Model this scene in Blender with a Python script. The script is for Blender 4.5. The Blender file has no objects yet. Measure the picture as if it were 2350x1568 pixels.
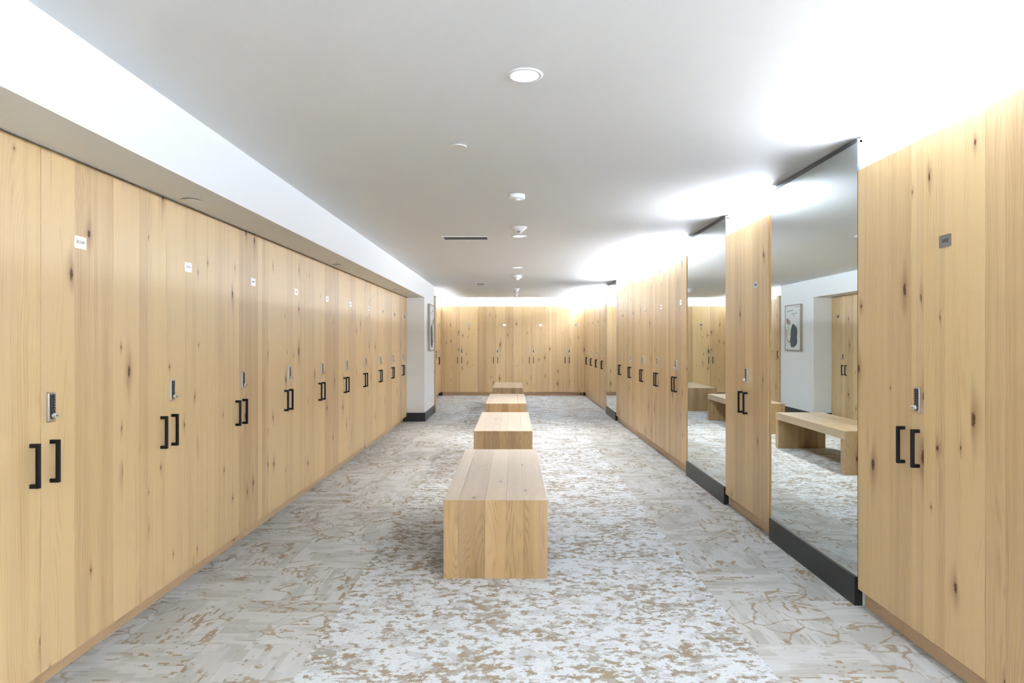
import bpy, bmesh, math, random
from mathutils import Vector, Matrix

C = bpy.context.scene.collection
R = random.Random(11)

# ------------------------------------------------------------------ measures (metres)
CAM_H = 1.384
FOCAL = 1487.0            # focal length in pixels of the 2350 px wide frame
XL, XR, XD, XE = -1.8366, 1.803, 1.82, -1.84      # door planes
YB = 16.54                                         # door plane of the back run
ZB = 0.09                                          # door bottoms
TOP_L, TOP_R = 2.143, 2.278                        # door tops
CEIL = 2.462
SOF_X, SOF_Z = -1.532, 2.149
PAIR = 0.9144
COL0, COL1 = 11.212, 12.607

ORD = ['zeroth', 'first', 'second', 'third', 'fourth', 'fifth', 'sixth', 'seventh', 'eighth', 'ninth', 'tenth']


# ------------------------------------------------------------------ mesh helper
class MB:
    def __init__(self):
        self.v, self.f, self.m, self.b, self.t, self.s = [], [], [], [], [], []

    def add(self, verts, faces, mat=0, board=0.0, tone=0.5, smooth=False):
        o = len(self.v)
        self.v += [tuple(p) for p in verts]
        for q in faces:
            self.f.append([i + o for i in q])
            self.m.append(mat); self.b.append(board); self.t.append(tone); self.s.append(smooth)

    def box(self, x0, x1, y0, y1, z0, z1, mat=0, board=0.0, tone=0.5):
        self.add([(x0, y0, z0), (x1, y0, z0), (x1, y1, z0), (x0, y1, z0),
                  (x0, y0, z1), (x1, y0, z1), (x1, y1, z1), (x0, y1, z1)],
                 [(0, 3, 2, 1), (4, 5, 6, 7), (0, 1, 5, 4), (1, 2, 6, 5), (2, 3, 7, 6), (3, 0, 4, 7)],
                 mat, board, tone)

    def prism(self, poly, a, b, axis='y', mat=0, board=0.0, tone=0.5, smooth=False):
        """poly in the plane normal to axis, extruded from a to b"""
        def P(u, w, h):
            return {'x': (h, u, w), 'y': (u, h, w), 'z': (u, w, h)}[axis]
        n = len(poly)
        vs = [P(u, w, a) for u, w in poly] + [P(u, w, b) for u, w in poly]
        self.add(vs, [tuple(range(n)), tuple(range(2 * n - 1, n - 1, -1))], mat, board, tone)
        self.add(vs, [(i, i + n, (i + 1) % n + n, (i + 1) % n) for i in range(n)], mat, board, tone, smooth)

    def lathe(self, prof, n=40, c=(0, 0, 0), axis='z', mat=0, smooth=True):
        vs, fs = [], []
        for r, h in prof:
            for k in range(n):
                a = 2 * math.pi * k / n
                x, y = r * math.cos(a), r * math.sin(a)
                p = (x, y, h) if axis == 'z' else (x, h, y)
                vs.append((p[0] + c[0], p[1] + c[1], p[2] + c[2]))
        for j in range(len(prof) - 1):
            for k in range(n):
                fs.append((j * n + k, j * n + (k + 1) % n, (j + 1) * n + (k + 1) % n, (j + 1) * n + k))
        self.add(vs, fs, mat, smooth=smooth)
        if prof[0][0] > 1e-6:
            self.add(vs[:n], [tuple(range(n))], mat)
        if prof[-1][0] > 1e-6:
            self.add(vs[-n:], [tuple(range(n))], mat)

    def mesh(self, name, mats, fix=True):
        me = bpy.data.meshes.new(name)
        me.from_pydata(self.v, [], self.f)
        for m in mats:
            me.materials.append(m)
        me.polygons.foreach_set('material_index', self.m)
        me.polygons.foreach_set('use_smooth', self.s)
        for nm, vals in (('board', self.b), ('tone', self.t)):
            at = me.attributes.new(nm, 'FLOAT', 'FACE')
            at.data.foreach_set('value', vals)
        if fix:
            bm = bmesh.new(); bm.from_mesh(me)
            bmesh.ops.remove_doubles(bm, verts=bm.verts, dist=1e-6)
            bmesh.ops.recalc_face_normals(bm, faces=bm.faces)
            bm.to_mesh(me); bm.free()
        me.update()
        return me

    def obj(self, name, mats, parent=None, bevel=0.0, seg=2, loc=None, fix=True):
        if not isinstance(mats, (list, tuple)):
            mats = [mats]
        return link(name, self.mesh(name, mats, fix), parent, bevel, seg, loc)


def link(name, me, parent=None, bevel=0.0, seg=2, loc=None):
    o = bpy.data.objects.new(name, me)
    C.objects.link(o)
    if parent:
        o.parent = parent
    if loc:
        o.location = loc
    if bevel:
        md = o.modifiers.new('edge', 'BEVEL')
        md.width = bevel; md.segments = seg; md.limit_method = 'ANGLE'; md.angle_limit = math.radians(40)
    return o


def tag(o, label, cat, group=None, kind=None):
    o['label'] = label; o['category'] = cat
    if group: o['group'] = group
    if kind: o['kind'] = kind
    return o


def thing(name, label, cat, loc=(0, 0, 0), rz=0.0, group=None):
    o = bpy.data.objects.new(name, None)
    C.objects.link(o)
    o.empty_display_size = 0.1
    o.location = loc; o.rotation_euler = (0, 0, rz)
    return tag(o, label, cat, group)


def text_mesh(mb, body, size, cx, cz, y, mat, depth=0.0006, align='CENTER'):
    """flat lettering facing -y, centred on (cx, cz)"""
    cu = bpy.data.curves.new('lettering', 'FONT')
    cu.body = body; cu.size = size; cu.align_x = align; cu.align_y = 'CENTER'
    cu.extrude = depth / 2; cu.resolution_u = 3
    o = bpy.data.objects.new('lettering', cu)
    C.objects.link(o)
    bpy.context.view_layer.update()
    me = bpy.data.meshes.new_from_object(o.evaluated_get(bpy.context.evaluated_depsgraph_get()))
    vs = [(p.co.x + cx, y - p.co.z, p.co.y + cz) for p in me.vertices]
    mb.add(vs, [tuple(q.vertices) for q in me.polygons], mat)
    bpy.data.objects.remove(o); bpy.data.curves.remove(cu); bpy.data.meshes.remove(me)


def rrect(w, h, r, n=5, cx=0.0, cy=0.0):
    pts = []
    for sx, sy, a0 in ((1, 1, 0), (-1, 1, 90), (-1, -1, 180), (1, -1, 270)):
        for k in range(n + 1):
            a = math.radians(a0 + 90 * k / n)
            pts.append((cx + sx * (w / 2 - r) + r * math.cos(a), cy + sy * (h / 2 - r) + r * math.sin(a)))
    return pts


# ------------------------------------------------------------------ materials
class NT:
    def __init__(self, name):
        self.mat = bpy.data.materials.new(name)
        self.mat.use_nodes = True
        self.t = self.mat.node_tree
        self.bsdf = self.t.nodes['Principled BSDF']

    def n(self, typ, **kw):
        nd = self.t.nodes.new(typ)
        for k, v in kw.items():
            setattr(nd, k, v)
        return nd

    def put(self, sock, val):
        if isinstance(val, bpy.types.NodeSocket):
            self.t.links.new(val, sock)
        else:
            sock.default_value = val

    def m(self, op, a, b=0.0, c=0.0, clamp=False):
        nd = self.n('ShaderNodeMath', operation=op, use_clamp=clamp)
        self.put(nd.inputs[0], a); self.put(nd.inputs[1], b); self.put(nd.inputs[2], c)
        return nd.outputs[0]

    def vec(self, x, y, z):
        nd = self.n('ShaderNodeCombineXYZ')
        self.put(nd.inputs[0], x); self.put(nd.inputs[1], y); self.put(nd.inputs[2], z)
        return nd.outputs[0]

    def noise(self, v, scale=1.0, detail=2.0, rough=0.5, dist=0.0):
        nd = self.n('ShaderNodeTexNoise')
        self.put(nd.inputs['Vector'], v)
        nd.inputs['Scale'].default_value = scale; nd.inputs['Detail'].default_value = detail
        nd.inputs['Roughness'].default_value = rough; nd.inputs['Distortion'].default_value = dist
        return nd.outputs['Fac']

    def step(self, v, a, b):
        nd = self.n('ShaderNodeMapRange', interpolation_type='SMOOTHSTEP')
        self.put(nd.inputs['Value'], v)
        nd.inputs['From Min'].default_value = a; nd.inputs['From Max'].default_value = b
        nd.inputs['To Min'].default_value = 0.0; nd.inputs['To Max'].default_value = 1.0
        return nd.outputs['Result']

    def mix(self, f, a, b, mode='MIX'):
        nd = self.n('ShaderNodeMix', data_type='RGBA', blend_type=mode)
        self.put(nd.inputs[0], f)
        self.put(nd.inputs[6], a if isinstance(a, bpy.types.NodeSocket) else (*a, 1))
        self.put(nd.inputs[7], b if isinstance(b, bpy.types.NodeSocket) else (*b, 1))
        return nd.outputs[2]

    def bump(self, h, strength, dist):
        nd = self.n('ShaderNodeBump')
        nd.inputs['Strength'].default_value = strength; nd.inputs['Distance'].default_value = dist
        self.put(nd.inputs['Height'], h)
        self.t.links.new(nd.outputs[0], self.bsdf.inputs['Normal'])


def plain(name, col, rough=0.5, metal=0.0, spec=0.5, emit=None, estr=0.0):
    k = NT(name)
    b = k.bsdf.inputs
    b['Base Color'].default_value = (*col, 1); b['Roughness'].default_value = rough
    b['Metallic'].default_value = metal; b['Specular IOR Level'].default_value = spec
    if emit:
        b['Emission Color'].default_value = (*emit, 1); b['Emission Strength'].default_value = estr
    return k.mat


def paint(name, col, rough=0.6):
    k = NT(name)
    tc = k.n('ShaderNodeTexCoord').outputs['Object']
    big = k.noise(tc, 0.7, 3)
    fine = k.noise(tc, 170.0, 2)
    k.put(k.bsdf.inputs['Base Color'], k.mix(k.step(big, 0.3, 0.7), [c * 0.985 for c in col], col))
    k.bsdf.inputs['Roughness'].default_value = rough
    k.bsdf.inputs['Specular IOR Level'].default_value = 0.3
    k.bump(fine, 0.12, 0.0006)
    return k.mat


def wood(name, axis='z', light=(0.665, 0.465, 0.226), dark=(0.43, 0.27, 0.122), knots=0.36, rough=0.42, gloss=0.6, ringf=430.0, ringa=0.32, wz=0.55, coat=0.2, rw=130.0):
    k = NT(name)
    sp = k.n('ShaderNodeSeparateXYZ')
    k.t.links.new(k.n('ShaderNodeTexCoord').outputs['Object'], sp.inputs[0])
    X, Y, Z = sp.outputs
    a, d, g = {'z': (X, Y, Z), 'y': (X, Z, Y), 'x': (Y, Z, X)}[axis]
    board = k.n('ShaderNodeAttribute', attribute_name='board').outputs['Fac']
    tone = k.n('ShaderNodeAttribute', attribute_name='tone').outputs['Fac']
    off = k.m('MULTIPLY', board, 37.0)
    a2 = k.m('ADD', k.m('ADD', a, k.m('MULTIPLY', d, 0.6)), off)
    g2 = k.m('ADD', g, k.m('MULTIPLY', board, 91.0))
    # knots: jittered cells, only some of them filled
    cx, cz = 0.13, 0.42
    vo = k.n('ShaderNodeTexVoronoi', voronoi_dimensions='2D', feature='F1')
    wob = k.m('MULTIPLY', k.m('SUBTRACT', k.noise(k.vec(a2, g2, 0.0), 9.0, 2), 0.5), 0.02)
    va = k.m('DIVIDE', k.m('ADD', a2, wob), cx); vg = k.m('DIVIDE', g2, cz)
    k.put(vo.inputs['Vector'], k.vec(va, vg, 0.0))
    vo.inputs['Scale'].default_value = 1.0
    ps = k.n('ShaderNodeSeparateXYZ'); k.t.links.new(vo.outputs['Position'], ps.inputs[0])
    cs = k.n('ShaderNodeSeparateColor'); k.t.links.new(vo.outputs['Color'], cs.inputs[0])
    dx = k.m('MULTIPLY', k.m('SUBTRACT', va, ps.outputs[0]), cx)
    dz = k.m('MULTIPLY', k.m('SUBTRACT', vg, ps.outputs[1]), cz)
    ve = k.n('ShaderNodeTexVoronoi', voronoi_dimensions='2D', feature='DISTANCE_TO_EDGE')
    k.put(ve.inputs['Vector'], k.vec(va, vg, 0.0))
    ve.inputs['Scale'].default_value = 1.0
    on = k.m('MULTIPLY', k.m('LESS_THAN', cs.outputs[0], knots), k.step(ve.outputs['Distance'], 0.0, 0.22))
    size = k.m('MULTIPLY_ADD', k.m('POWER', cs.outputs[1], 2.5), 0.013, 0.0032)
    ex = k.m('DIVIDE', dx, size)
    ez = k.m('DIVIDE', dz, k.m('MULTIPLY', size, k.m('MULTIPLY_ADD', cs.outputs[2], 1.8, 1.3)))
    r2 = k.m('ADD', k.m('MULTIPLY', ex, ex), k.m('MULTIPLY', ez, ez))
    jag = k.m('MULTIPLY', k.m('SUBTRACT', k.noise(k.vec(a2, g2, 3.0), 120.0, 3), 0.5), 1.1)
    rr = k.m('ADD', k.m('SQRT', r2), jag)
    core = k.m('MULTIPLY', k.m('SUBTRACT', 1.0, k.step(rr, 0.55, 1.15)), on)
    halo = k.m('MULTIPLY', k.m('EXPONENT', k.m('MULTIPLY', r2, -0.13)), on)
    ez2 = k.m('MULTIPLY', ez, 0.22)
    ex2 = k.m('MULTIPLY', ex, 1.1)
    streak = k.m('MULTIPLY', k.m('EXPONENT', k.m('MULTIPLY', k.m('ADD', k.m('MULTIPLY', ex2, ex2), k.m('MULTIPLY', ez2, ez2)), -0.8)), on)
    # grain
    w = k.noise(k.vec(k.m('MULTIPLY', a2, 3.2), k.m('MULTIPLY', g2, wz), off), 1.0, 2, 0.55)
    ph = k.m('ADD', k.m('ADD', k.m('MULTIPLY', a2, ringf), k.m('MULTIPLY', w, rw)), k.m('MULTIPLY', halo, 9.0))
    ph = k.m('ADD', ph, k.m('MULTIPLY', k.noise(k.vec(k.m('MULTIPLY', a2, 55.0), k.m('MULTIPLY', g2, 2.2), off), 1.0, 2), 9.0))
    ring = k.m('MULTIPLY_ADD', k.m('SINE', ph), 0.5, 0.5)
    ring = k.m('MULTIPLY', k.m('POWER', ring, 1.8), k.m('MULTIPLY_ADD', k.step(k.noise(k.vec(k.m('MULTIPLY', a2, 13.0), k.m('MULTIPLY', g2, 1.2), 31.0), 1.0, 2), 0.36, 0.64), 0.95, 0.2))
    fib = k.noise(k.vec(k.m('MULTIPLY', a2, 420.0), k.m('MULTIPLY', g2, 7.0), off), 1.0, 1, 0.6)
    band = k.noise(k.vec(k.m('MULTIPLY', a2, 21.0), k.m('MULTIPLY', g2, 0.45), 4.0), 1.0, 1.5, 0.5)
    crack = k.noise(k.vec(k.m('MULTIPLY', a2, 60.0), k.m('MULTIPLY', g2, 1.3), 8.0), 1.0, 2, 0.65)
    f = k.m('MULTIPLY_ADD', k.step(band, 0.30, 0.72), 0.36, k.m('MULTIPLY', ring, ringa))
    f = k.m('ADD', f, k.m('MULTIPLY', k.m('SUBTRACT', fib, 0.5), 0.55))
    f = k.m('ADD', f, k.m('MULTIPLY', k.m('SUBTRACT', tone, 0.5), 1.2))
    f = k.m('ADD', f, k.m('MULTIPLY', streak, 0.30))
    f = k.m('ADD', f, k.m('MULTIPLY', k.step(crack, 0.64, 0.78), 0.35), clamp=True)
    col = k.mix(f, light, dark)
    vein = k.m('MULTIPLY', k.step(k.noise(k.vec(k.m('MULTIPLY', a2, 75.0), k.m('MULTIPLY', g2, 1.1), 15.0), 1.0, 2, 0.6), 0.655, 0.73),
               k.step(k.noise(k.vec(k.m('MULTIPLY', a2, 7.0), k.m('MULTIPLY', g2, 1.6), 21.0), 1.0, 2), 0.50, 0.62))
    col = k.mix(k.m('MULTIPLY', vein, 0.5), col, (0.255, 0.145, 0.07))
    pk = k.m('MULTIPLY', k.step(k.noise(k.vec(k.m('MULTIPLY', a2, 9.0), k.m('MULTIPLY', g2, 0.3), 2.0), 1.0, 1), 0.42, 0.7), 0.20)
    col = k.mix(pk, col, (0.60, 0.42, 0.265))
    col = k.mix(k.m('MULTIPLY', streak, 0.34), col, (0.33, 0.19, 0.085))
    col = k.mix(k.m('MULTIPLY', halo, 0.62), col, (0.28, 0.14, 0.055))
    col = k.mix(k.m('MULTIPLY', core, 0.94), col, (0.085, 0.036, 0.014))
    k.put(k.bsdf.inputs['Base Color'], col)
    k.put(k.bsdf.inputs['Roughness'], k.m('MULTIPLY_ADD', fib, 0.08, rough - 0.04))
    k.put(k.bsdf.inputs['Specular IOR Level'], k.m('MULTIPLY_ADD', core, -0.7 * gloss, gloss))
    k.put(k.bsdf.inputs['Coat Weight'], k.m('MULTIPLY_ADD', core, -0.8 * coat, coat))
    k.bsdf.inputs['Coat Roughness'].default_value = rough
    return k.mat


def carpet():
    k = NT('carpet_tiles')
    sp = k.n('ShaderNodeSeparateXYZ')
    k.t.links.new(k.n('ShaderNodeTexCoord').outputs['Object'], sp.inputs[0])
    X, Y, Z = sp.outputs
    x0, y0, T = -0.90, 2.96, 0.4975
    ix = k.m('FLOOR', k.m('DIVIDE', k.m('SUBTRACT', X, x0), T))
    iy = k.m('FLOOR', k.m('DIVIDE', k.m('SUBTRACT', Y, y0), T))
    par = k.m('MODULO', k.m('ADD', k.m('ADD', ix, iy), 100.0), 2.0)        # quarter-turned tiles
    par = k.m('SUBTRACT', 1.0, k.m('GREATER_THAN', par, 0.5))
    inv = k.m('SUBTRACT', 1.0, par)
    along = k.m('ADD', k.m('MULTIPLY', X, inv), k.m('MULTIPLY', Y, par))     # direction the lines run
    across = k.m('ADD', k.m('MULTIPLY', Y, inv), k.m('MULTIPLY', X, par))
    wn = k.n('ShaderNodeTexWhiteNoise', noise_dimensions='2D')
    k.put(wn.inputs['Vector'], k.vec(ix, iy, 0.0))
    rnd = wn.outputs['Value']
    ro = k.m('MULTIPLY', rnd, 50.0)
    # --- border tiles
    q1 = k.m('MULTIPLY', k.m('FLOOR', k.m('DIVIDE', across, 0.0125)), 0.0125)
    q2 = k.m('MULTIPLY', k.m('FLOOR', k.m('DIVIDE', across, 0.031)), 0.031)
    pile = k.noise(k.vec(X, Y, 0.0), 900.0, 2, 0.7)
    ln = k.m('MULTIPLY_ADD', k.m('SINE', k.m('MULTIPLY', across, 2 * math.pi / 0.0068)), 0.5, 0.5)
    lm = k.step(k.noise(k.vec(k.m('MULTIPLY', along, 2.2), k.m('MULTIPLY', across, 9.0), ro), 1.0, 3), 0.40, 0.56)
    b = k.mix(k.m('MULTIPLY', ln, k.m('MULTIPLY_ADD', lm, 0.65, 0.15)), (0.50, 0.495, 0.47), (0.30, 0.275, 0.235))
    patch = k.step(k.noise(k.vec(k.m('MULTIPLY', along, 3.2), k.m('MULTIPLY', q2, 9.0), k.m('ADD', ro, 7.0)), 1.0, 2), 0.50, 0.52)
    b = k.mix(k.m('MULTIPLY', patch, 0.55), b, (0.57, 0.57, 0.56))
    tan = (0.285, 0.205, 0.112)
    thin = k.m('MULTIPLY', k.step(k.noise(k.vec(k.m('MULTIPLY', along, 4.5), k.m('MULTIPLY', across, 120.0), ro), 1.0, 2), 0.60, 0.66),
               k.step(k.noise(k.vec(k.m('MULTIPLY', along, 2.0), k.m('MULTIPLY', across, 5.0), k.m('ADD', ro, 23.0)), 1.0, 1), 0.46, 0.54))
    b = k.mix(k.m('MULTIPLY', thin, 0.55), b, (0.26, 0.22, 0.165))
    dash = k.m('MULTIPLY', k.step(k.noise(k.vec(k.m('MULTIPLY', along, 9.0), k.m('MULTIPLY', q1, 40.0), ro), 1.0, 3, 0.65), 0.56, 0.58),
               k.step(k.noise(k.vec(k.m('MULTIPLY', along, 3.0), k.m('MULTIPLY', across, 5.0), k.m('ADD', ro, 3.0)), 1.0, 2), 0.50, 0.57))
    b = k.mix(k.m('MULTIPLY', dash, 0.80), b, tan)
    vd = k.noise(k.vec(k.m('MULTIPLY', X, 5.0), k.m('MULTIPLY', Y, 5.0), 0.0), 1.0, 3)
    vv = k.n('ShaderNodeTexVoronoi', voronoi_dimensions='3D', feature='DISTANCE_TO_EDGE')
    k.put(vv.inputs['Vector'], k.vec(k.m('ADD', k.m('MULTIPLY', X, 5.4), k.m('MULTIPLY', vd, 1.3)),
                                     k.m('ADD', k.m('MULTIPLY', Y, 6.0), k.m('MULTIPLY', vd, 1.0)), ro))
    vv.inputs['Scale'].default_value = 1.0
    vth = k.noise(k.vec(k.m('MULTIPLY', X, 26.0), k.m('MULTIPLY', Y, 26.0), ro), 1.0, 3)
    vein = k.m('SUBTRACT', 1.0, k.step(k.m('SUBTRACT', vv.outputs['Distance'], k.m('MULTIPLY', k.m('SUBTRACT', vth, 0.5), 0.16)), 0.020, 0.042))
    vreg = k.step(k.noise(k.vec(k.m('MULTIPLY', X, 2.3), k.m('MULTIPLY', Y, 2.3), k.m('ADD', ro, 5.0)), 1.0, 1), 0.47, 0.56)
    b = k.mix(k.m('MULTIPLY', k.m('MULTIPLY', vein, vreg), 0.72), b, tan)
    blot = k.step(k.noise(k.vec(k.m('MULTIPLY', along, 8.0), k.m('MULTIPLY', across, 20.0), k.m('ADD', ro, 11.0)), 1.0, 5, 0.65), 0.64, 0.66)
    b = k.mix(k.m('MULTIPLY', blot, 0.75), b, tan)
    b = k.mix(1.0, b, k.mix(rnd, (0.93, 0.93, 0.93), (1.03, 1.03, 1.03)), 'MULTIPLY')
    # --- pale runner
    wv = k.noise(k.vec(X, Y, 1.0), 14.0, 2)
    rx = k.m('ADD', X, k.m('MULTIPLY', wv, 0.035))
    ry = k.m('ADD', Y, k.m('MULTIPLY', wv, 0.02))
    big = k.m('MULTIPLY', k.m('SUBTRACT', k.noise(k.vec(k.m('MULTIPLY', rx, 3.4), k.m('MULTIPLY', ry, 4.6), 5.0), 1.0, 2), 0.5), 0.34)
    fl = k.noise(k.vec(k.m('MULTIPLY', rx, 18.0), k.m('MULTIPLY', ry, 23.0), 0.0), 1.0, 7, 0.70)
    fleck = k.step(k.m('ADD', fl, big), 0.520, 0.540)
    grey = k.step(k.noise(k.vec(k.m('MULTIPLY', rx, 7.0), k.m('MULTIPLY', ry, 11.0), 2.0), 1.0, 5, 0.62), 0.52, 0.55)
    deep = k.step(k.noise(k.vec(k.m('MULTIPLY', rx, 12.0), k.m('MULTIPLY', ry, 15.0), 9.0), 1.0, 4, 0.6), 0.47, 0.54)
    dots = k.step(pile, 0.40, 0.56)
    r = k.mix(k.m('MULTIPLY', grey, 0.8), (0.595, 0.615, 0.63), (0.46, 0.46, 0.455))
    half = k.mix(k.m('MULTIPLY', dots, 0.75), (0.40, 0.375, 0.34), (0.22, 0.175, 0.12))
    r = k.mix(k.m('MULTIPLY', fleck, 0.9), r, k.mix(deep, half, (0.255, 0.19, 0.11)))
    fine = k.step(k.m('ADD', k.noise(k.vec(k.m('MULTIPLY', rx, 60.0), k.m('MULTIPLY', ry, 80.0), 4.0), 1.0, 4, 0.65), k.m('MULTIPLY', big, 0.5)), 0.575, 0.61)
    r = k.mix(k.m('MULTIPLY', fine, 0.55), r, (0.33, 0.29, 0.23))
    mask = k.m('MULTIPLY', k.m('GREATER_THAN', X, x0), k.m('LESS_THAN', X, x0 + 4 * T))
    col = k.mix(mask, b, r)
    col = k.mix(1.0, col, k.mix(pile, (0.86, 0.86, 0.86), (1.1, 1.1, 1.1)), 'MULTIPLY')
    # seams between tiles
    fx = k.m('ABSOLUTE', k.m('SUBTRACT', k.m('FRACT', k.m('DIVIDE', k.m('SUBTRACT', X, x0), T)), 0.5))
    fy = k.m('ABSOLUTE', k.m('SUBTRACT', k.m('FRACT', k.m('DIVIDE', k.m('SUBTRACT', Y, y0), T)), 0.5))
    seam = k.step(k.m('MAXIMUM', fx, fy), 0.4965, 0.4995)
    col = k.mix(k.m('MULTIPLY', seam, 0.18), col, (0.25, 0.23, 0.2))
    k.put(k.bsdf.inputs['Base Color'], col)
    k.bsdf.inputs['Roughness'].default_value = 0.95
    k.bsdf.inputs['Specular IOR Level'].default_value = 0.15
    k.bump(k.m('ADD', pile, k.m('MULTIPLY', ln, 0.4)), 0.5, 0.002)
    return k.mat


M = {}
M['oak'] = wood('oak_doors', 'z')
M['oak_y'] = wood('oak_along_y', 'y', light=(0.58, 0.38, 0.20), dark=(0.42, 0.25, 0.12), knots=0.22)
M['oak_x'] = wood('oak_along_x', 'x', light=(0.50, 0.31, 0.16), dark=(0.36, 0.21, 0.10), knots=0.22)
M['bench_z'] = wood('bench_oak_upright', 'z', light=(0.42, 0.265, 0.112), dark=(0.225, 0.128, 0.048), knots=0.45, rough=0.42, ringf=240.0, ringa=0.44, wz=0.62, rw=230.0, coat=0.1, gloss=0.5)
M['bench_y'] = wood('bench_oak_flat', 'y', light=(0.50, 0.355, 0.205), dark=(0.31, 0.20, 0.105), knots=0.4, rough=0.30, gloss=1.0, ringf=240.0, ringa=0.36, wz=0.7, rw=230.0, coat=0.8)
M['carcass'] = plain('carcass_board', (0.075, 0.05, 0.032), 0.7)
M['white'] = paint('white_paint', (0.80, 0.805, 0.80))
M['ceiling'] = paint('ceiling_paint', (0.78, 0.785, 0.78), 0.7)
M['black'] = plain('black_metal', (0.005, 0.005, 0.006), 0.5, 0.0, 0.25)
M['base'] = plain('black_base', (0.017, 0.017, 0.017), 0.30, 0.0, 0.4)
M['steel'] = plain('brushed_steel', (0.62, 0.60, 0.57), 0.28, 1.0)
M['plate'] = plain('satin_plate', (0.36, 0.36, 0.35), 0.22, 1.0)
M['ink'] = plain('engraved_ink', (0.02, 0.02, 0.02), 0.9, 0.0, 0.1)
M['keypad'] = plain('keypad_rubber', (0.012, 0.013, 0.017), 0.35)
M['keyink'] = plain('keypad_print', (0.75, 0.75, 0.75), 0.5)
M['mirror'] = plain('mirror_silver', (0.80, 0.865, 0.865), 0.0, 1.0)
M['glass_edge'] = plain('glass_edge', (0.02, 0.035, 0.055), 0.15)
M['channel'] = plain('mirror_channel', (0.13, 0.14, 0.15), 0.35, 0.6)
M['aluminium'] = plain('aluminium_lip', (0.6, 0.6, 0.6), 0.35, 1.0)
M['plastic'] = plain('white_plastic', (0.78, 0.78, 0.78), 0.35)
M['beige_cover'] = plain('cover_enamel', (0.74, 0.73, 0.69), 0.4)
M['vent_dark'] = plain('vent_dark', (0.16, 0.16, 0.165), 0.5)
M['vent_blue'] = plain('vent_louvre', (0.33, 0.36, 0.40), 0.4)
M['reflector'] = plain('lamp_reflector', (0.42, 0.47, 0.55), 0.35)
M['lamp'] = plain('lamp_glow', (1, 1, 1), 0.5, emit=(0.95, 0.97, 1.0), estr=3.0)
M['frame'] = plain('frame_wood', (0.42, 0.36, 0.285), 0.5)
M['canvas'] = plain('canvas_white', (0.72, 0.72, 0.71), 0.8)
M['navy'] = plain('paint_slate', (0.075, 0.09, 0.115), 0.8)
M['rose'] = plain('paint_rose', (0.42, 0.22, 0.19), 0.8)
M['sage'] = plain('paint_sage', (0.28, 0.29, 0.27), 0.8)
M['orange'] = plain('paint_orange', (0.58, 0.27, 0.16), 0.8)
M['line'] = plain('paint_line', (0.44, 0.42, 0.37), 0.8)
M['floor'] = carpet()

# ------------------------------------------------------------------ the setting
def structure(name, mb, mat, label, bevel=0.0):
    return tag(mb.obj(name, mat, bevel=bevel), label, name.split('_')[0], kind='structure')

Y0, Y1 = -2.5, 17.0
b = MB(); b.box(-2.45, 2.45, Y0 - 0.1, Y1 + 0.1, -0.06, 0.0)
structure('floor', b, M['floor'], 'carpet tile floor with a pale flecked runner between grey and tan borders')

LAMPS = [(0.049, 2.62, 0.073, 0.057), (0.062, 6.62, 0.08, 0.062), (0.065, 9.43, 0.083, 0.064)]
bm = bmesh.new()
edges = []
def loop(pts):
    vs = [bm.verts.new(p) for p in pts]
    for i in range(len(vs)):
        edges.append(bm.edges.new((vs[i], vs[(i + 1) % len(vs)])))
loop([(-2.45, Y0 - .1, CEIL), (2.45, Y0 - .1, CEIL), (2.45, Y1 + .1, CEIL), (-2.45, Y1 + .1, CEIL)])
for lx, ly, ro, ri in LAMPS:
    loop([(lx + (ri + .004) * math.cos(a), ly + (ri + .004) * math.sin(a), CEIL) for a in [2 * math.pi * i / 40 for i in range(40)]])
bmesh.ops.triangle_fill(bm, use_beauty=True, edges=edges)
for f in bm.faces:
    if f.normal.z > 0:
        f.normal_flip()
me = bpy.data.meshes.new('ceiling'); bm.to_mesh(me); bm.free()
me.materials.append(M['ceiling'])
tag(link('ceiling', me), 'smooth off-white painted ceiling over the whole locker room', 'ceiling', kind='structure')

b = MB(); b.box(-2.45, SOF_X, COL0, COL1, 0, CEIL)
structure('wall_left', b, M['white'], 'white projecting wall end after the left lockers, carrying the framed picture')
b = MB(); b.box(-2.45, -2.34, Y0, COL0, 0, SOF_Z); b.box(-2.45, -2.34, COL1, Y1, 0, CEIL)
structure('wall_left', b, M['white'], 'white wall behind the left lockers, above the far ones')
b = MB(); b.box(-2.45, SOF_X, Y0, COL0, SOF_Z, CEIL)
structure('trim_1', b, M['white'], 'long white dropped soffit over the left lockers')
b = MB(); b.box(2.31, 2.45, Y0, Y1, 0, CEIL)
structure('wall_right', b, M['white'], 'white wall above the right lockers, washed by cove light')
b = MB(); b.box(-2.45, 2.45, Y1, Y1 + 0.1, 0, CEIL)
structure('wall_back', b, M['white'], 'white wall above the back lockers')
b = MB(); b.box(-1.82, 1.83, 16.84, Y1, 2.345, CEIL)
structure('trim_2', b, M['white'], 'white bulkhead above the back lockers')
b = MB(); b.box(-2.45, 2.45, Y0 - 0.1, Y0, 0, CEIL)
structure('wall_front', b, M['white'], 'white wall at the near end of the room')

MIRRORS = [(3.394, 4.534), (5.495, 6.705), (11.315, 12.49)]
for i, (ya, yb) in enumerate(MIRRORS):
    b = MB(); b.box(1.832, 2.31, ya + 0.004, yb - 0.004, 0, CEIL)
    structure('wall_right', b, M['white'], 'white pier behind the %s tall mirror' % ORD[i + 1])

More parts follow.
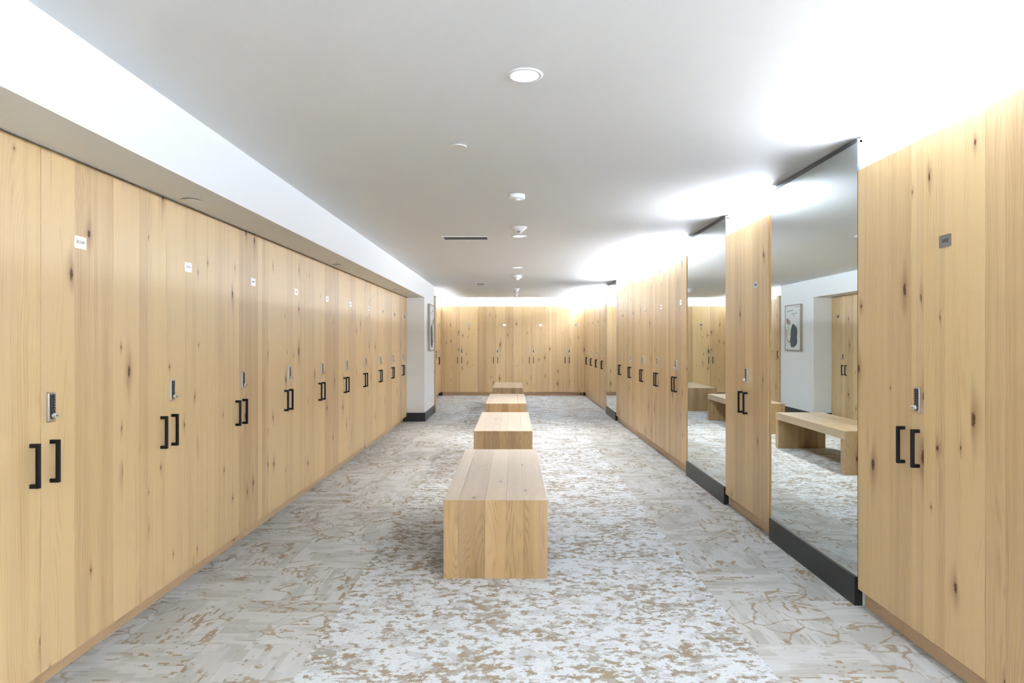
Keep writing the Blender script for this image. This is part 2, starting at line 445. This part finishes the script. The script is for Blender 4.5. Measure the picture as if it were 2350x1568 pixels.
def plinth(name, x0, x1, y0, y1, mat, label, along='y'):
    b = MB(); s = 0
    lo, hi = (y0, y1) if along == 'y' else (x0, x1)
    cuts = [lo]
    while cuts[-1] + 2.6 < hi: cuts.append(cuts[-1] + 2.44)
    cuts.append(hi)
    for p, q in zip(cuts, cuts[1:]):
        t = R.uniform(0.25, 0.6)
        if along == 'y': b.box(x0, x1, p + .0006, q - .0006, 0, ZB - 0.0015, board=R.random(), tone=t)
        else: b.box(p + .0006, q - .0006, y0, y1, 0, ZB - 0.0015, board=R.random(), tone=t)
    return tag(b.obj(name, mat), label, 'baseboard', kind='structure')

plinth('baseboard_left', -1.935, -1.902, -0.30, COL0 - .002, M['oak_y'], 'recessed oak plinth under the left lockers')
plinth('baseboard_left', -1.935, -1.902, COL1 + 0.15, YB, M['oak_y'], 'recessed oak plinth under the far left lockers')
plinth('baseboard_right', 1.842, 1.875, 0.62, 3.393, M['oak_y'], 'recessed oak plinth under the nearest right lockers')
plinth('baseboard_right', 1.842, 1.875, 4.536, 5.493, M['oak_y'], 'recessed oak plinth under the single locker between mirrors')
plinth('baseboard_right', 1.842, 1.875, 6.707, 11.313, M['oak_y'], 'recessed oak plinth under the middle right lockers')
plinth('baseboard_right', 1.862, 1.895, 12.492, YB, M['oak_y'], 'recessed oak plinth under the far right lockers')
plinth('baseboard_back', -1.80, 1.80, 16.585, 16.62, M['oak_x'], 'recessed oak plinth under the back lockers', 'x')
for nm, x0, x1, lab in (('trim_3', -1.90, -1.80, 'black corner block under the back left locker corner'),
                        ('trim_4', 1.80, 1.862, 'black corner block under the back right locker corner')):
    b = MB(); b.box(x0, x1, 16.55, 16.585, 0, ZB - 0.002)
    structure(nm, b, M['base'], lab)
# black skirting round the white wall end
b = MB()
b.box(-1.90, SOF_X + .016, COL0 - 0.016, COL0, 0, 0.151)
b.box(SOF_X, SOF_X + .016, COL0, COL1, 0, 0.151)
tag(b.obj('baseboard_left', M['base'], bevel=0.001), 'black skirting board around the white wall end', 'baseboard', kind='structure')
# oak fillers that close the gaps between runs
def filler(name, x0, x1, y0, y1, z0, z1, label):
    b = MB(); b.box(x0, x1, y0, y1, z0, z1, board=R.random(), tone=0.6)
    return tag(b.obj(name, M['oak']), label, 'trim', kind='structure')
filler('trim_5', 1.812, 1.87, 4.536, 4.578, ZB, TOP_R, 'narrow oak filler strip between the nearest mirror and the single locker')
filler('trim_6', 1.812, 1.87, 6.707, 6.728, ZB, TOP_R, 'narrow oak filler strip between the middle mirror and the locker row')
filler('trim_7', 1.824, 1.88, 12.492, 12.66, ZB, TOP_R, 'narrow oak filler strip beside the farthest mirror')
filler('trim_8', 1.838, 1.88, 16.36, YB, ZB, TOP_R, 'oak corner filler between right and back lockers')
filler('trim_9', -1.86, -1.84, 16.44, YB, ZB, TOP_R, 'oak corner filler between left and back lockers')

filler('trim_10', -1.8415, -1.815, YB + 0.003, YB + 0.02, ZB, TOP_R, 'thin oak scribe strip at the left end of the back lockers')
# ------------------------------------------------------------------ shared small parts
def handle_mesh():
    L, w, t, so = 0.170, 0.0145, 0.0125, 0.036
    z0, z1 = -L / 2, L / 2
    poly = [(0, z0), (-so, z0), (-so, z1), (0, z1), (0, z1 - 0.0155), (-so + t, z1 - 0.0155), (-so + t, z0 + 0.0155), (0, z0 + 0.0155)]
    b = MB()
    vs = [(-w / 2, y, z) for y, z in poly] + [(w / 2, y, z) for y, z in poly]
    q = [(0, 1, 6, 7), (1, 2, 5, 6), (2, 3, 4, 5)]
    b.add(vs, q + [tuple(i + 8 for i in reversed(f)) for f in q] + [(i, i + 8, (i + 1) % 8 + 8, (i + 1) % 8) for i in range(8)])
    return b.mesh('handle', [M['black']])

def lock_mesh():
    b = MB()
    W, H = 0.042, 0.118
    b.prism(rrect(W, H, 0.006), -0.0075, 0.0, 'y', 0)
    b.prism(rrect(W - .006, H - .006, 0.005), -0.0105, -0.0075, 'y', 0)
    kp = [(u, w) for u, w in rrect(0.028, 0.094, 0.003, cy=0.001)]
    # keypad panel: straight top, round foot around the cylinder
    pts = [(-0.0135, 0.051), (0.0135, 0.051)] + [(0.0135 * math.cos(a), -0.034 + 0.0135 * math.sin(a)) for a in [-math.pi * i / 14 for i in range(15)]]
    b.prism(pts, -0.0118, -0.0105, 'y', 1)
    keys = [('1', '2'), ('3', '4'), ('5', '6'), ('7', '8'), ('9', '0'), ('C', '#')]
    for r, (l, q) in enumerate(keys):
        z = 0.0455 - r * 0.0108
        for ch, x in ((l, -0.0066), (q, 0.0066)):
            b.prism(rrect(0.0112, 0.0088, 0.001, 2, x, z), -0.0128, -0.0118, 'y', 1)
            if ch == '#':      # little key outline
                b.prism(rrect(0.0028, 0.0028, 0.0013, 4, x - 0.0012, z + 0.0012), -0.0131, -0.0128, 'y', 2)
                b.prism([(x - .0006, z + .0002), (x + .0002, z + .0008), (x + .0024, z - .0018), (x + .0018, z - .0024)], -0.0131, -0.0128, 'y', 2)
            else:
                text_mesh(b, ch, 0.0068, x, z, -0.0130, 2, 0.0003)
    b.lathe([(0.0012, -0.0123), (0.0012, -0.0118)], 10, (0, 0, -0.0165), 'y', 2)
    # cylinder and thumb turn
    b.lathe([(0.0112, -0.0118), (0.0112, -0.019), (0.0100, -0.0202), (0.0, -0.0204)], 24, (0, 0, -0.033), 'y', 0)
    b.prism([(-0.0265 + 0.0095 * math.cos(a), -0.0335 + 0.0095 * math.sin(a)) for a in [2 * math.pi * i / 18 for i in range(18)]], -0.0022, 0.0022, 'x', 0, smooth=True)
    b.prism([(-0.0295 + 0.0028 * math.cos(a), -0.033 + 0.003 * math.sin(a)) for a in [2 * math.pi * i / 10 for i in range(10)]], -0.0024, 0.0024, 'x', 1)
    return b.mesh('combination_lock', [M['steel'], M['keypad'], M['keyink']])

def plate_mesh(txt):
    b = MB()
    b.prism(rrect(0.075, 0.0515, 0.004), -0.0016, 0.0, 'y', 0)
    text_mesh(b, txt, 0.0215, 0.0, 0.0005, -0.0018, 1, 0.0004)
    return b.mesh('number_plate', [M['plate'], M['ink']])

HANDLE, LOCK = handle_mesh(), lock_mesh()

def boards(width, fr=None):
    if fr: return fr
    n = R.choice((2, 3, 3, 4))
    cuts = sorted(R.uniform(0.12, 0.88) for _ in range(n - 1))
    cuts = [0.0] + [c for i, c in enumerate(cuts) if i == 0 or c - cuts[i - 1] > 0.1] + [1.0]
    return cuts

def door_mesh(x0, x1, z0, z1, fr=None, tones=None):
    b = MB(); cuts = boards(x1 - x0, fr); T = 0.020
    n = len(cuts) - 1
    bs = [R.random() for _ in range(n)]
    ts = tones or [R.uniform(0.08, 0.85) for _ in range(n)]
    xs = [x0 + (x1 - x0) * c for c in cuts]
    for i in range(n):
        p, q = xs[i], xs[i + 1]
        b.add([(p, 0, z0), (q, 0, z0), (q, 0, z1), (p, 0, z1)], [(0, 1, 2, 3)], 0, bs[i], ts[i])
        b.add([(p, T, z0), (q, T, z0), (q, T, z1), (p, T, z1)], [(3, 2, 1, 0)], 0, bs[i], ts[i])
        b.add([(p, 0, z1), (q, 0, z1), (q, T, z1), (p, T, z1)], [(0, 1, 2, 3)], 0, bs[i], ts[i])
        b.add([(p, 0, z0), (q, 0, z0), (q, T, z0), (p, T, z0)], [(3, 2, 1, 0)], 0, bs[i], ts[i])
    b.add([(x0, 0, z0), (x0, T, z0), (x0, T, z1), (x0, 0, z1)], [(3, 2, 1, 0)], 0, bs[0], 0.25)
    b.add([(x1, 0, z0), (x1, T, z0), (x1, T, z1), (x1, 0, z1)], [(0, 1, 2, 3)], 0, bs[-1], 0.25)
    return b.mesh('door', [M['oak']])

def locker(loc, rz, top, number, label, group, frl=None, frr=None, depth=0.46):
    t = thing('locker', label, 'locker', loc, rz, group)
    h = PAIR / 2
    b = MB(); b.box(-h + .0008, h - .0008, 0.0235, depth, ZB, top - (0.004 if top < 2.2 else 0.095))
    b.obj('carcass', M['carcass'], t)
    g = 0.0014
    dl = link('door', door_mesh(-h + g, -g, ZB, top, *(frl or ())), t, 0.0012, 2)
    dr = link('door', door_mesh(g, h - g, ZB, top, *(frr or ())), t, 0.0012, 2)
    link('handle', HANDLE, dl, 0.0012, 2, (-0.054, 0.0005, 0.909))
    link('handle', HANDLE, dr, 0.0012, 2, (0.054, 0.0005, 0.909))
    link('combination_lock', LOCK, dr, 0, 2, (0.050, 0.0003, 1.123))
    link('number_plate', plate_mesh(number), dr, 0, 2, (h / 2, 0.0003, 1.804))
    return t

HP = math.pi / 2
# left run: ten lockers seen in the photo, plus the one beside the camera
NEAR = {0: (([0, .25, .55, 1], [.35, .5, .4]), ([0, .42, 1], [.22, .66])),
        1: (([0, .16, .45, .62, 1], [.2, .3, .62, .42]), ([0, .42, .72, 1], [.3, .45, .3]))}
for k in range(-1, 10):
    y = 2.519 + PAIR * k
    if k < 0:
        lab = 'oak two-door locker beside the camera, before the locker numbered 301W'
    elif k == 0:
        lab = 'oak two-door locker numbered 301W, nearest one under the left soffit'
    elif k == 9:
        lab = 'oak two-door locker under the left soffit, touching the white wall end'
    else:
        lab = 'oak two-door locker under the left soffit, %s one after the locker numbered 301W' % ORD[k]
    locker((XL, y, 0), HP, TOP_L, '%dW' % (301 + k), lab, 'oak lockers under the left soffit', *NEAR.get(k, (None, None)))
# far left run, behind the white wall end
for k in range(4):
    y = 15.97 - PAIR * k
    lab = ('oak two-door locker behind the white wall end, in the far left corner' if k == 0 else
           'far left oak locker past the white wall end, %s one from the back corner' % ORD[k + 1])
    locker((XE, y, 0), HP, TOP_R, '%dW' % (314 - k), lab, 'far left lockers past the white wall end')
# right run
RA = {0: (([0, .22, .42, .66, 1], [.35, .3, .45, .62]), ([0, .075, .19, .36, .50, .82, 1], [.12, .6, .28, .5, .3, .22]))}
rows = [(2.933, 'oak two-door locker numbered 505E, right of the nearest tall mirror', 'lockers right of the nearest mirror'),
        (2.933 - PAIR, 'oak locker cut off by the right edge, next to the locker numbered 505E', 'lockers right of the nearest mirror'),
        (2.933 - 2 * PAIR, 'oak locker beside the camera, two along from the locker numbered 505E', 'lockers right of the nearest mirror')]
for i, (y, lab, grp) in enumerate(rows):
    locker((XR, y, 0), -HP, TOP_R, '%dE' % (505 - i), lab, grp, *RA.get(i, (None, None)))
locker((XR, 5.042, 0), -HP, TOP_R, '506E', 'single oak two-door locker standing between the two nearest tall mirrors', 'locker between the two nearest mirrors')
for k in range(5):
    lab = ('oak locker on the right, just past the middle tall mirror' if k == 0 else
           'oak locker on the right, last of five before the farthest tall mirror' if k == 4 else
           'oak locker on the right, %s of five past the middle tall mirror' % ORD[k + 1])
    locker((XR, 7.190 + PAIR * k, 0), -HP, TOP_R, '%dE' % (507 + k), lab, 'five right lockers between the middle and farthest mirrors')
for k in range(4):
    lab = ('oak locker on the far right, just past the farthest tall mirror' if k == 0 else
           'oak locker on the far right, in the corner against the back lockers' if k == 3 else
           'oak locker on the far right, %s of four past the farthest tall mirror' % ORD[k + 1])
    locker((XD, 13.12 + PAIR * k, 0), -HP, TOP_R, '%dE' % (512 + k), lab, 'four far right lockers past the farthest mirror')
for k in range(4):
    x = -1.814 + PAIR * (k + 0.5)
    lab = ['oak back wall locker farthest left, facing the benches', 'oak back wall locker behind the left half of the farthest bench',
           'oak back wall locker just right of the farthest bench', 'oak back wall locker in the right corner'][k]
    locker((x, YB, 0), 0.0, TOP_R, '%dN' % (401 + k), lab, 'oak lockers along the back wall', depth=0.28)

# end panel past the white wall end
t = thing('end_panel', 'narrow oak end panel with a black pull, just behind the white wall end', 'panel', (-1.507, 12.61, 0), 0.0)
b = MB(); b.box(-0.83, 0.0, 0.0, 0.14, 0.0, TOP_R, board=R.random(), tone=0.9)
b.obj('panel_board', M['oak'], t, 0.001)
o = link('handle', HANDLE, t, 0.0012, 2, (0.0003, 0.06, 1.13)); o.rotation_euler = (0, 0, HP); o.scale = (1, 0.5, 0.8)
b = MB(); b.prism(rrect(0.022, 0.14, 0.004, cx=0.124, cy=1.03), 0.0, 0.006, 'x'); b.lathe([(0.009, 0.0), (0.009, 0.012), (0.0, 0.0125)], 16, (0, 0, 0), 'y')
for i, v in enumerate(b.v):
    if i >= len(rrect(0.1, 0.1, 0.01)) * 2: b.v[i] = (v[1] + 0.005, 0.124 + v[0], 1.03 + v[2])
b.obj('latch', M['steel'], t)

# ------------------------------------------------------------------ tall mirrors
MLAB = ['widest-looking floor-to-ceiling mirror beside the locker numbered 505E, reflecting a bench',
        'tall mirror between the single locker and the row of five lockers',
        'narrow-looking tall mirror farthest along the right wall']
for i, (ya, yb) in enumerate(MIRRORS):
    t = thing('wall_mirror', MLAB[i], 'mirror', (1.80, (ya + yb) / 2, 0), 0.0, 'floor-to-ceiling mirrors')
    h = (yb - ya) / 2 - 0.002
    dx = 0.0018 * h / 0.57
    b = MB()
    x0, z0, z1 = 0.0065, 0.1535, 2.428
    v = [(x0 - dx, -h, z0), (x0 + dx, h, z0), (x0 + dx, h, z1), (x0 - dx, -h, z1)]
    w = [(0.0165, y, z) for _, y, z in v]
    b.add(v, [(3, 2, 1, 0)], 0)
    b.add(v + w, [(0, 1, 5, 4), (1, 2, 6, 5), (2, 3, 7, 6), (3, 0, 4, 7), (4, 5, 6, 7)], 1)
    b.obj('mirror_glass', [M['mirror'], M['glass_edge']], t)
    b = MB(); b.box(0.017, 0.030, -h, h, 0.15, 2.44); b.obj('backing', M['channel'], t)
    b = MB(); b.box(0.004, 0.030, -h, h, 2.4285, 2.448); b.obj('top_channel', M['channel'], t)
    b = MB(); b.box(-0.0103, 0.0315, -h, h, 0.0, 0.150); b.obj('black_base', M['base'], t, 0.0008)
    b = MB(); b.box(-0.001, 0.0045, -h, h, 0.1502, 0.157); b.obj('bottom_channel', M['aluminium'], t)

# ------------------------------------------------------------------ benches
BLAB = ['nearest oak plank bench, its whole end facing the camera', 'oak bench second from the camera',
        'oak bench third from the camera, second from the back lockers', 'farthest oak bench, in front of the back lockers']
BW, BL, BH, BT = 0.609, 1.79, 0.457, 0.088
TONES = [[.45, .82, .25, .62, .55], [.45, .8, .4, .55, .3], [.6, .45, .75, .4, .5], [.35, .6, .45, .75, .4]]
for i, y in enumerate((3.783, 6.705, 9.68, 12.93)):
    t = thing('bench', BLAB[i], 'bench', (-0.1015, y, 0), 0.0, 'waterfall oak benches down the middle')
    fr = [0, .145, .397, .602, .77, 1] if i == 0 else [0.0] + sorted(0.2 * j + R.uniform(-.05, .05) for j in range(1, 5)) + [1.0]
    xs = [-BW / 2 + BW * f for f in fr]
    bs = [R.random() for _ in range(5)]
    def planks(b, y0, y1, z0, z1, tn):
        for j in range(5):
            b.box(xs[j] + .0005, xs[j + 1] - .0005, y0, y1, z0, z1, 0, bs[j], tn[j])
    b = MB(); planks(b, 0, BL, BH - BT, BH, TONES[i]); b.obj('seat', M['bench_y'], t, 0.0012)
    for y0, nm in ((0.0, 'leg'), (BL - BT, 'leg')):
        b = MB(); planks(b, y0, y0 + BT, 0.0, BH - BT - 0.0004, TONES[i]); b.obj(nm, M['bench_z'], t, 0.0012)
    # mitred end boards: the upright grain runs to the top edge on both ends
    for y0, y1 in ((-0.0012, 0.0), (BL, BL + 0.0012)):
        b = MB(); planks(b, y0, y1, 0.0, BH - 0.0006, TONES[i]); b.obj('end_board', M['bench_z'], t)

# ------------------------------------------------------------------ picture on the white wall end
t = thing('framed_picture', 'abstract picture in a deep pale wood frame on the white wall end', 'picture', (SOF_X, 11.65, 1.212))
AW, AH, AD = 0.66, 0.852, 0.043
b = MB()
b.box(0.003, AD, 0, 0.012, 0, AH); b.box(0.003, AD, AW - 0.012, AW, 0, AH)
b.box(0.003, AD, 0.012, AW - 0.012, 0, 0.012); b.box(0.003, AD, 0.012, AW - 0.012, AH - 0.012, AH)
b.obj('frame', M['frame'], t, 0.0008)
b = MB(); b.box(0.0, 0.003, 0.012, AW - 0.012, 0.012, AH - 0.012); b.obj('backing', M['black'], t)
b = MB()
b.box(0.003, AD - 0.006, 0.018, AW - 0.018, 0.018, AH - 0.018)
def A(px, py):
    um = (px - 195) / 380.0
    return (0.02 + (1 - um) * (AW - 0.04), 0.02 + (1395 - py) / 1230.0 * (AH - 0.04))
XS = AD - 0.006
def blob(pts, mat, lift=0.0006):
    b.prism([A(*p) for p in pts], XS, XS + lift, 'x', mat)
def stroke(pts, wd, mat):
    q = [A(*p) for p in pts]
    for (u0, v0), (u1, v1) in zip(q, q[1:]):
        l = math.hypot(u1 - u0, v1 - v0) or 1; nx, ny = -(v1 - v0) / l * wd / 2, (u1 - u0) / l * wd / 2
        b.prism([(u0 + nx, v0 + ny), (u1 + nx, v1 + ny), (u1 - nx, v1 - ny), (u0 - nx, v0 - ny)], XS, XS + 0.0008, 'x', mat)
blob([(390, 665), (440, 710), (475, 750), (498, 800), (512, 880), (508, 960), (500, 1050), (508, 1150), (500, 1230), (460, 1290), (420, 1330), (350, 1325), (328, 1250), (320, 1150), (320, 1080), (332, 1030), (335, 900), (350, 790), (372, 710)], 1)
blob([(230, 485), (258, 520), (280, 545), (277, 690), (245, 670), (225, 640), (215, 590), (218, 530)], 2)
blob([(280, 545), (312, 572), (325, 600), (327, 650), (320, 690), (277, 690)], 3)
stroke([(230, 830), (230, 1060), (250, 1130), (285, 1175), (320, 1175)], 0.030, 4)
stroke([(288, 690), (275, 920), (300, 970), (340, 1020)], 0.014, 5)
stroke([(345, 400), (400, 385), (500, 385), (515, 355)], 0.016, 5)
stroke([(322, 440), (300, 540)], 0.008, 5)
stroke([(548, 470), (550, 690)], 0.008, 5)
stroke([(235, 330), (290, 300), (330, 305), (400, 285)], 0.010, 1)
stroke([(455, 208), (550, 200)], 0.006, 1)
blob([(395, 450), (415, 405), (440, 450)], 2)
b.obj('canvas', [M['canvas'], M['navy'], M['rose'], M['sage'], M['orange'], M['line']], t)

# ------------------------------------------------------------------ ceiling fittings
DL = ['bright recessed downlight, largest and nearest on the ceiling', 'recessed downlight right behind the cone-shaped detector',
      'flat recessed downlight in front of the domed smoke detector']
for i, (lx, ly, ro, ri) in enumerate(LAMPS):
    t = thing('downlight', DL[i], 'light', (lx, ly, CEIL), 0.0, 'recessed ceiling downlights')
    b = MB()
    b.lathe([(ri + .001, 0.002), (ri, -0.004), (ri + .003, -0.0055), (ro - .003, -0.0045), (ro, -0.001), (ro, -0.0003)], 48)
    b.f = [f for f in b.f if len(f) == 4]; b.m = b.m[:len(b.f)]; b.b = b.b[:len(b.f)]; b.t = b.t[:len(b.f)]; b.s = b.s[:len(b.f)]
    b.obj('trim_ring', M['plastic'], t)
    b = MB(); b.lathe([(ri, -0.003), (ri * .98, 0.02), (ri * .9, 0.05), (ri * .82, 0.075)], 48)
    b.f = [f for f in b.f if len(f) == 4]; b.m = b.m[:len(b.f)]; b.b = b.b[:len(b.f)]; b.t = b.t[:len(b.f)]; b.s = b.s[:len(b.f)]
    b.obj('reflector', M['reflector'], t)
    b = MB(); b.lathe([(ri * .80, 0.062), (ri * .5, 0.060), (0.0, 0.059)], 32); b.obj('lamp_lens', M['lamp'], t)

def cover(name, loc, r, label, group=None):
    b = MB(); b.lathe([(r * .7, -0.0005), (r * .72, -0.005), (r, -0.006), (r * .995, -0.0085), (r * .9, -0.0095), (0, -0.010)], 40)
    o = b.obj(name, M['beige_cover'], loc=loc)
    return tag(o, label, 'sprinkler cover', group)
cover('flush_mount_sprinkler', (-0.30, 3.562, CEIL), 0.046, 'small flat round cover plate alone on the main ceiling')
for (x, y, r), lab in zip(((-1.735, 3.49, 0.048), (-1.747, 6.43, 0.046), (-1.72, 9.48, 0.044)),
                          ('round cover plate under the soffit, nearest of three', 'round cover plate under the soffit, middle of three',
                           'round cover plate under the soffit, farthest of three')):
    cover('flush_mount_sprinkler', (x, y, SOF_Z), r, lab, 'cover plates under the left soffit')

t = thing('motion_sensor', 'white round puck-shaped sensor on the ceiling between downlight and cone detector', 'detector', (0.029, 4.76, CEIL))
b = MB(); b.lathe([(0.058, -0.0003), (0.060, -0.004), (0.060, -0.026), (0.057, -0.031), (0.0, -0.032)], 40); b.obj('housing', M['plastic'], t)
b = MB(); b.lathe([(0.024, -0.031), (0.020, -0.040), (0.010, -0.045), (0.0, -0.046)], 28); b.obj('lens', M['beige_cover'], t)

t = thing('smoke_detector', 'white cone-shaped detector with a dark window under the ceiling', 'detector', (0.055, 6.10, CEIL))
b = MB(); b.lathe([(0.076, -0.0003), (0.079, -0.006), (0.074, -0.011), (0.060, -0.021), (0.058, -0.024), (0.040, -0.042), (0.026, -0.054), (0.024, -0.060), (0.0, -0.061)], 40); b.obj('housing', M['beige_cover'], t)
b = MB(); b.box(-0.014, 0.014, -0.041, -0.027, -0.0535, -0.045); b.obj('window', M['vent_dark'], t)

t = thing('smoke_detector', 'white domed smoke detector with a small lug, behind the flat downlight', 'detector', (0.065, 10.55, CEIL))
b = MB(); b.lathe([(0.078, -0.0003), (0.083, -0.008), (0.080, -0.03), (0.066, -0.047), (0.04, -0.054), (0.0, -0.055)], 40); b.obj('housing', M['plastic'], t)
b = MB(); b.lathe([(0.028, -0.05), (0.028, -0.072), (0.02, -0.08), (0.0, -0.081)], 28, (0.008, -0.01, 0)); b.obj('sensor_lug', M['plastic'], t)

t = thing('smoke_detector', 'grey-white dome detector second from the back, above the farthest bench', 'detector', (0.06, 13.2, CEIL))
b = MB(); b.lathe([(0.078, -0.0003), (0.082, -0.008), (0.074, -0.018), (0.0, -0.019)], 40); b.obj('mounting_base', M['plastic'], t)
b = MB(); b.lathe([(0.058, -0.018), (0.055, -0.045), (0.040, -0.072), (0.02, -0.082), (0.0, -0.084)], 36); b.obj('housing', M['beige_cover'], t)

t = thing('fire_sprinkler', 'small cone-shaped sprinkler head nearest the back lockers', 'sprinkler', (0.072, 14.6, CEIL))
b = MB(); b.lathe([(0.055, -0.0003), (0.062, -0.012), (0.046, -0.02), (0.0, -0.021)], 36); b.obj('escutcheon', M['plastic'], t)
b = MB(); b.lathe([(0.04, -0.02), (0.022, -0.05), (0.012, -0.07), (0.018, -0.074), (0.018, -0.078), (0.0, -0.079)], 28); b.obj('nozzle', M['steel'], t)

t = thing('ceiling_vent', 'long thin ceiling vent with a white frame, left of the cone detector', 'vent', (-0.491, 6.73, CEIL), 0.0, 'ceiling vents')
def vent(t, hx, hy, fw, dark, n, along):
    b = MB()
    b.box(-hx, hx, -hy, -hy + fw, -0.008, -0.0003); b.box(-hx, hx, hy - fw, hy, -0.008, -0.0003)
    b.box(-hx, -hx + fw, -hy + fw, hy - fw, -0.008, -0.0003); b.box(hx - fw, hx, -hy + fw, hy - fw, -0.008, -0.0003)
    b.obj('frame', M['plastic'], t, 0.0012)
    b = MB(); b.box(-hx + fw, hx - fw, -hy + fw, hy - fw, -0.0022, -0.0003)
    for i in range(n):
        c = (-1 + (2 * i + 1) / n)
        if along == 'x':
            y = c * (hy - fw); b.box(-hx + fw, hx - fw, y - .0025, y + .0025, -0.0065, -0.0022)
        else:
            x = c * (hx - fw); b.box(x - .0025, x + .0025, -hy + fw, hy - fw, -0.0065, -0.0022)
    b.obj('louvre_panel', dark, t)
vent(t, 0.24, 0.105, 0.016, M['vent_dark'], 6, 'x')
t = thing('ceiling_vent', 'small ceiling vent with a bluish grille, far down the room', 'vent', (-0.60, 12.1, CEIL), 0.0, 'ceiling vents')
vent(t, 0.088, 0.28, 0.018, M['vent_blue'], 6, 'y')

# ------------------------------------------------------------------ lights
WHITE = (0.805, 0.905, 1.055)
def cove(name, x, y, length, tilt_to, w_per_m, z=TOP_R + 0.0245):
    """upward LED strip on lockers or added by the unseen near wall, leaning inward"""
    L = bpy.data.lights.new(name, 'AREA')
    L.shape = 'RECTANGLE'; L.size = length; L.size_y = 0.03
    L.energy = w_per_m * length; L.color = WHITE
    o = bpy.data.objects.new(name, L); C.objects.link(o)
    d = Vector((tilt_to[0], tilt_to[1], 0)) * math.sin(math.radians(TILT)) + Vector((0, 0, math.cos(math.radians(TILT))))
    zz = -d.normalized()
    xx = Vector((-tilt_to[1], tilt_to[0], 0))
    yy = zz.cross(xx)
    m = Matrix((xx, yy, zz)).transposed().to_4x4()
    m.translation = (x, y, z)
    o.matrix_world = m
    return o
TILT = 17
P = 15.5
SETB = 0.15
cove('cove_or_fill_light', XR + SETB, 0.45, 5.7, (-1, 0), P * 0.82)
cove('cove_or_fill_light', XR + SETB, 5.04, 0.86, (-1, 0), P * 1.1)
cove('cove_or_fill_light', XR + SETB, 9.02, 4.5, (-1, 0), P * 0.95)
cove('cove_or_fill_light', XD + SETB, 14.65, 3.9, (-1, 0), P * 0.75)
cove('cove_or_fill_light', XE - SETB, 14.75, 3.7, (1, 0), P * 0.24, TOP_R - 0.035)
cove('cove_or_fill_light', 0.0, YB + 0.17, 3.6, (0, -1), P * 0.30, TOP_R - 0.035)
cove('cove_or_fill_light', 0.0, Y0 + 0.25, 3.4, (0, 1), P * 1.15)  # added fill strip at the unseen near wall, brightens the near ceiling
for i, (lx, ly, ro, ri) in enumerate(LAMPS + [(0.065, 14.0, 0, 0.05)]):
    L = bpy.data.lights.new('downlight_beam', 'SPOT')
    L.energy = (12, 45, 55, 40)[i]; L.spot_size = math.radians(95); L.spot_blend = 0.9; L.shadow_soft_size = 0.04
    L.color = (1.0, 0.97, 0.92)
    if i == 3: continue
    o = bpy.data.objects.new('downlight_beam', L); C.objects.link(o); o.location = (lx, ly, CEIL - 0.012)

w = bpy.data.worlds.new('world'); bpy.context.scene.world = w
w.use_nodes = True
w.node_tree.nodes['Background'].inputs[0].default_value = (0.8, 0.85, 0.9, 1)
w.node_tree.nodes['Background'].inputs[1].default_value = 0.0

# ------------------------------------------------------------------ camera
cam = bpy.data.cameras.new('camera')
cam.sensor_width = 36.0; cam.sensor_fit = 'HORIZONTAL'
cam.lens = 36.0 * FOCAL / 2350.0
cam.clip_start = 0.05; cam.clip_end = 60
co = bpy.data.objects.new('camera', cam); C.objects.link(co)
co.location = (0, 0, CAM_H)
co.rotation_euler = (HP, 0, math.atan(2.0 / FOCAL))
sc = bpy.context.scene
sc.camera = co
sc.view_settings.view_transform = 'Standard'
sc.view_settings.look = 'None'
sc.view_settings.gamma = 1.0
sc.view_settings.use_curve_mapping = False
sc.view_settings.exposure = 2.26
sc.cycles.use_denoising = True
sc.cycles.use_adaptive_sampling = True
sc.cycles.adaptive_threshold = 0.02
sc.cycles.adaptive_min_samples = 32
sc.cycles.max_bounces = 6
sc.cycles.diffuse_bounces = 4
sc.cycles.glossy_bounces = 4
sc.cycles.sample_clamp_indirect = 8.0
sc.cycles.caustics_reflective = False
sc.cycles.caustics_refractive = False
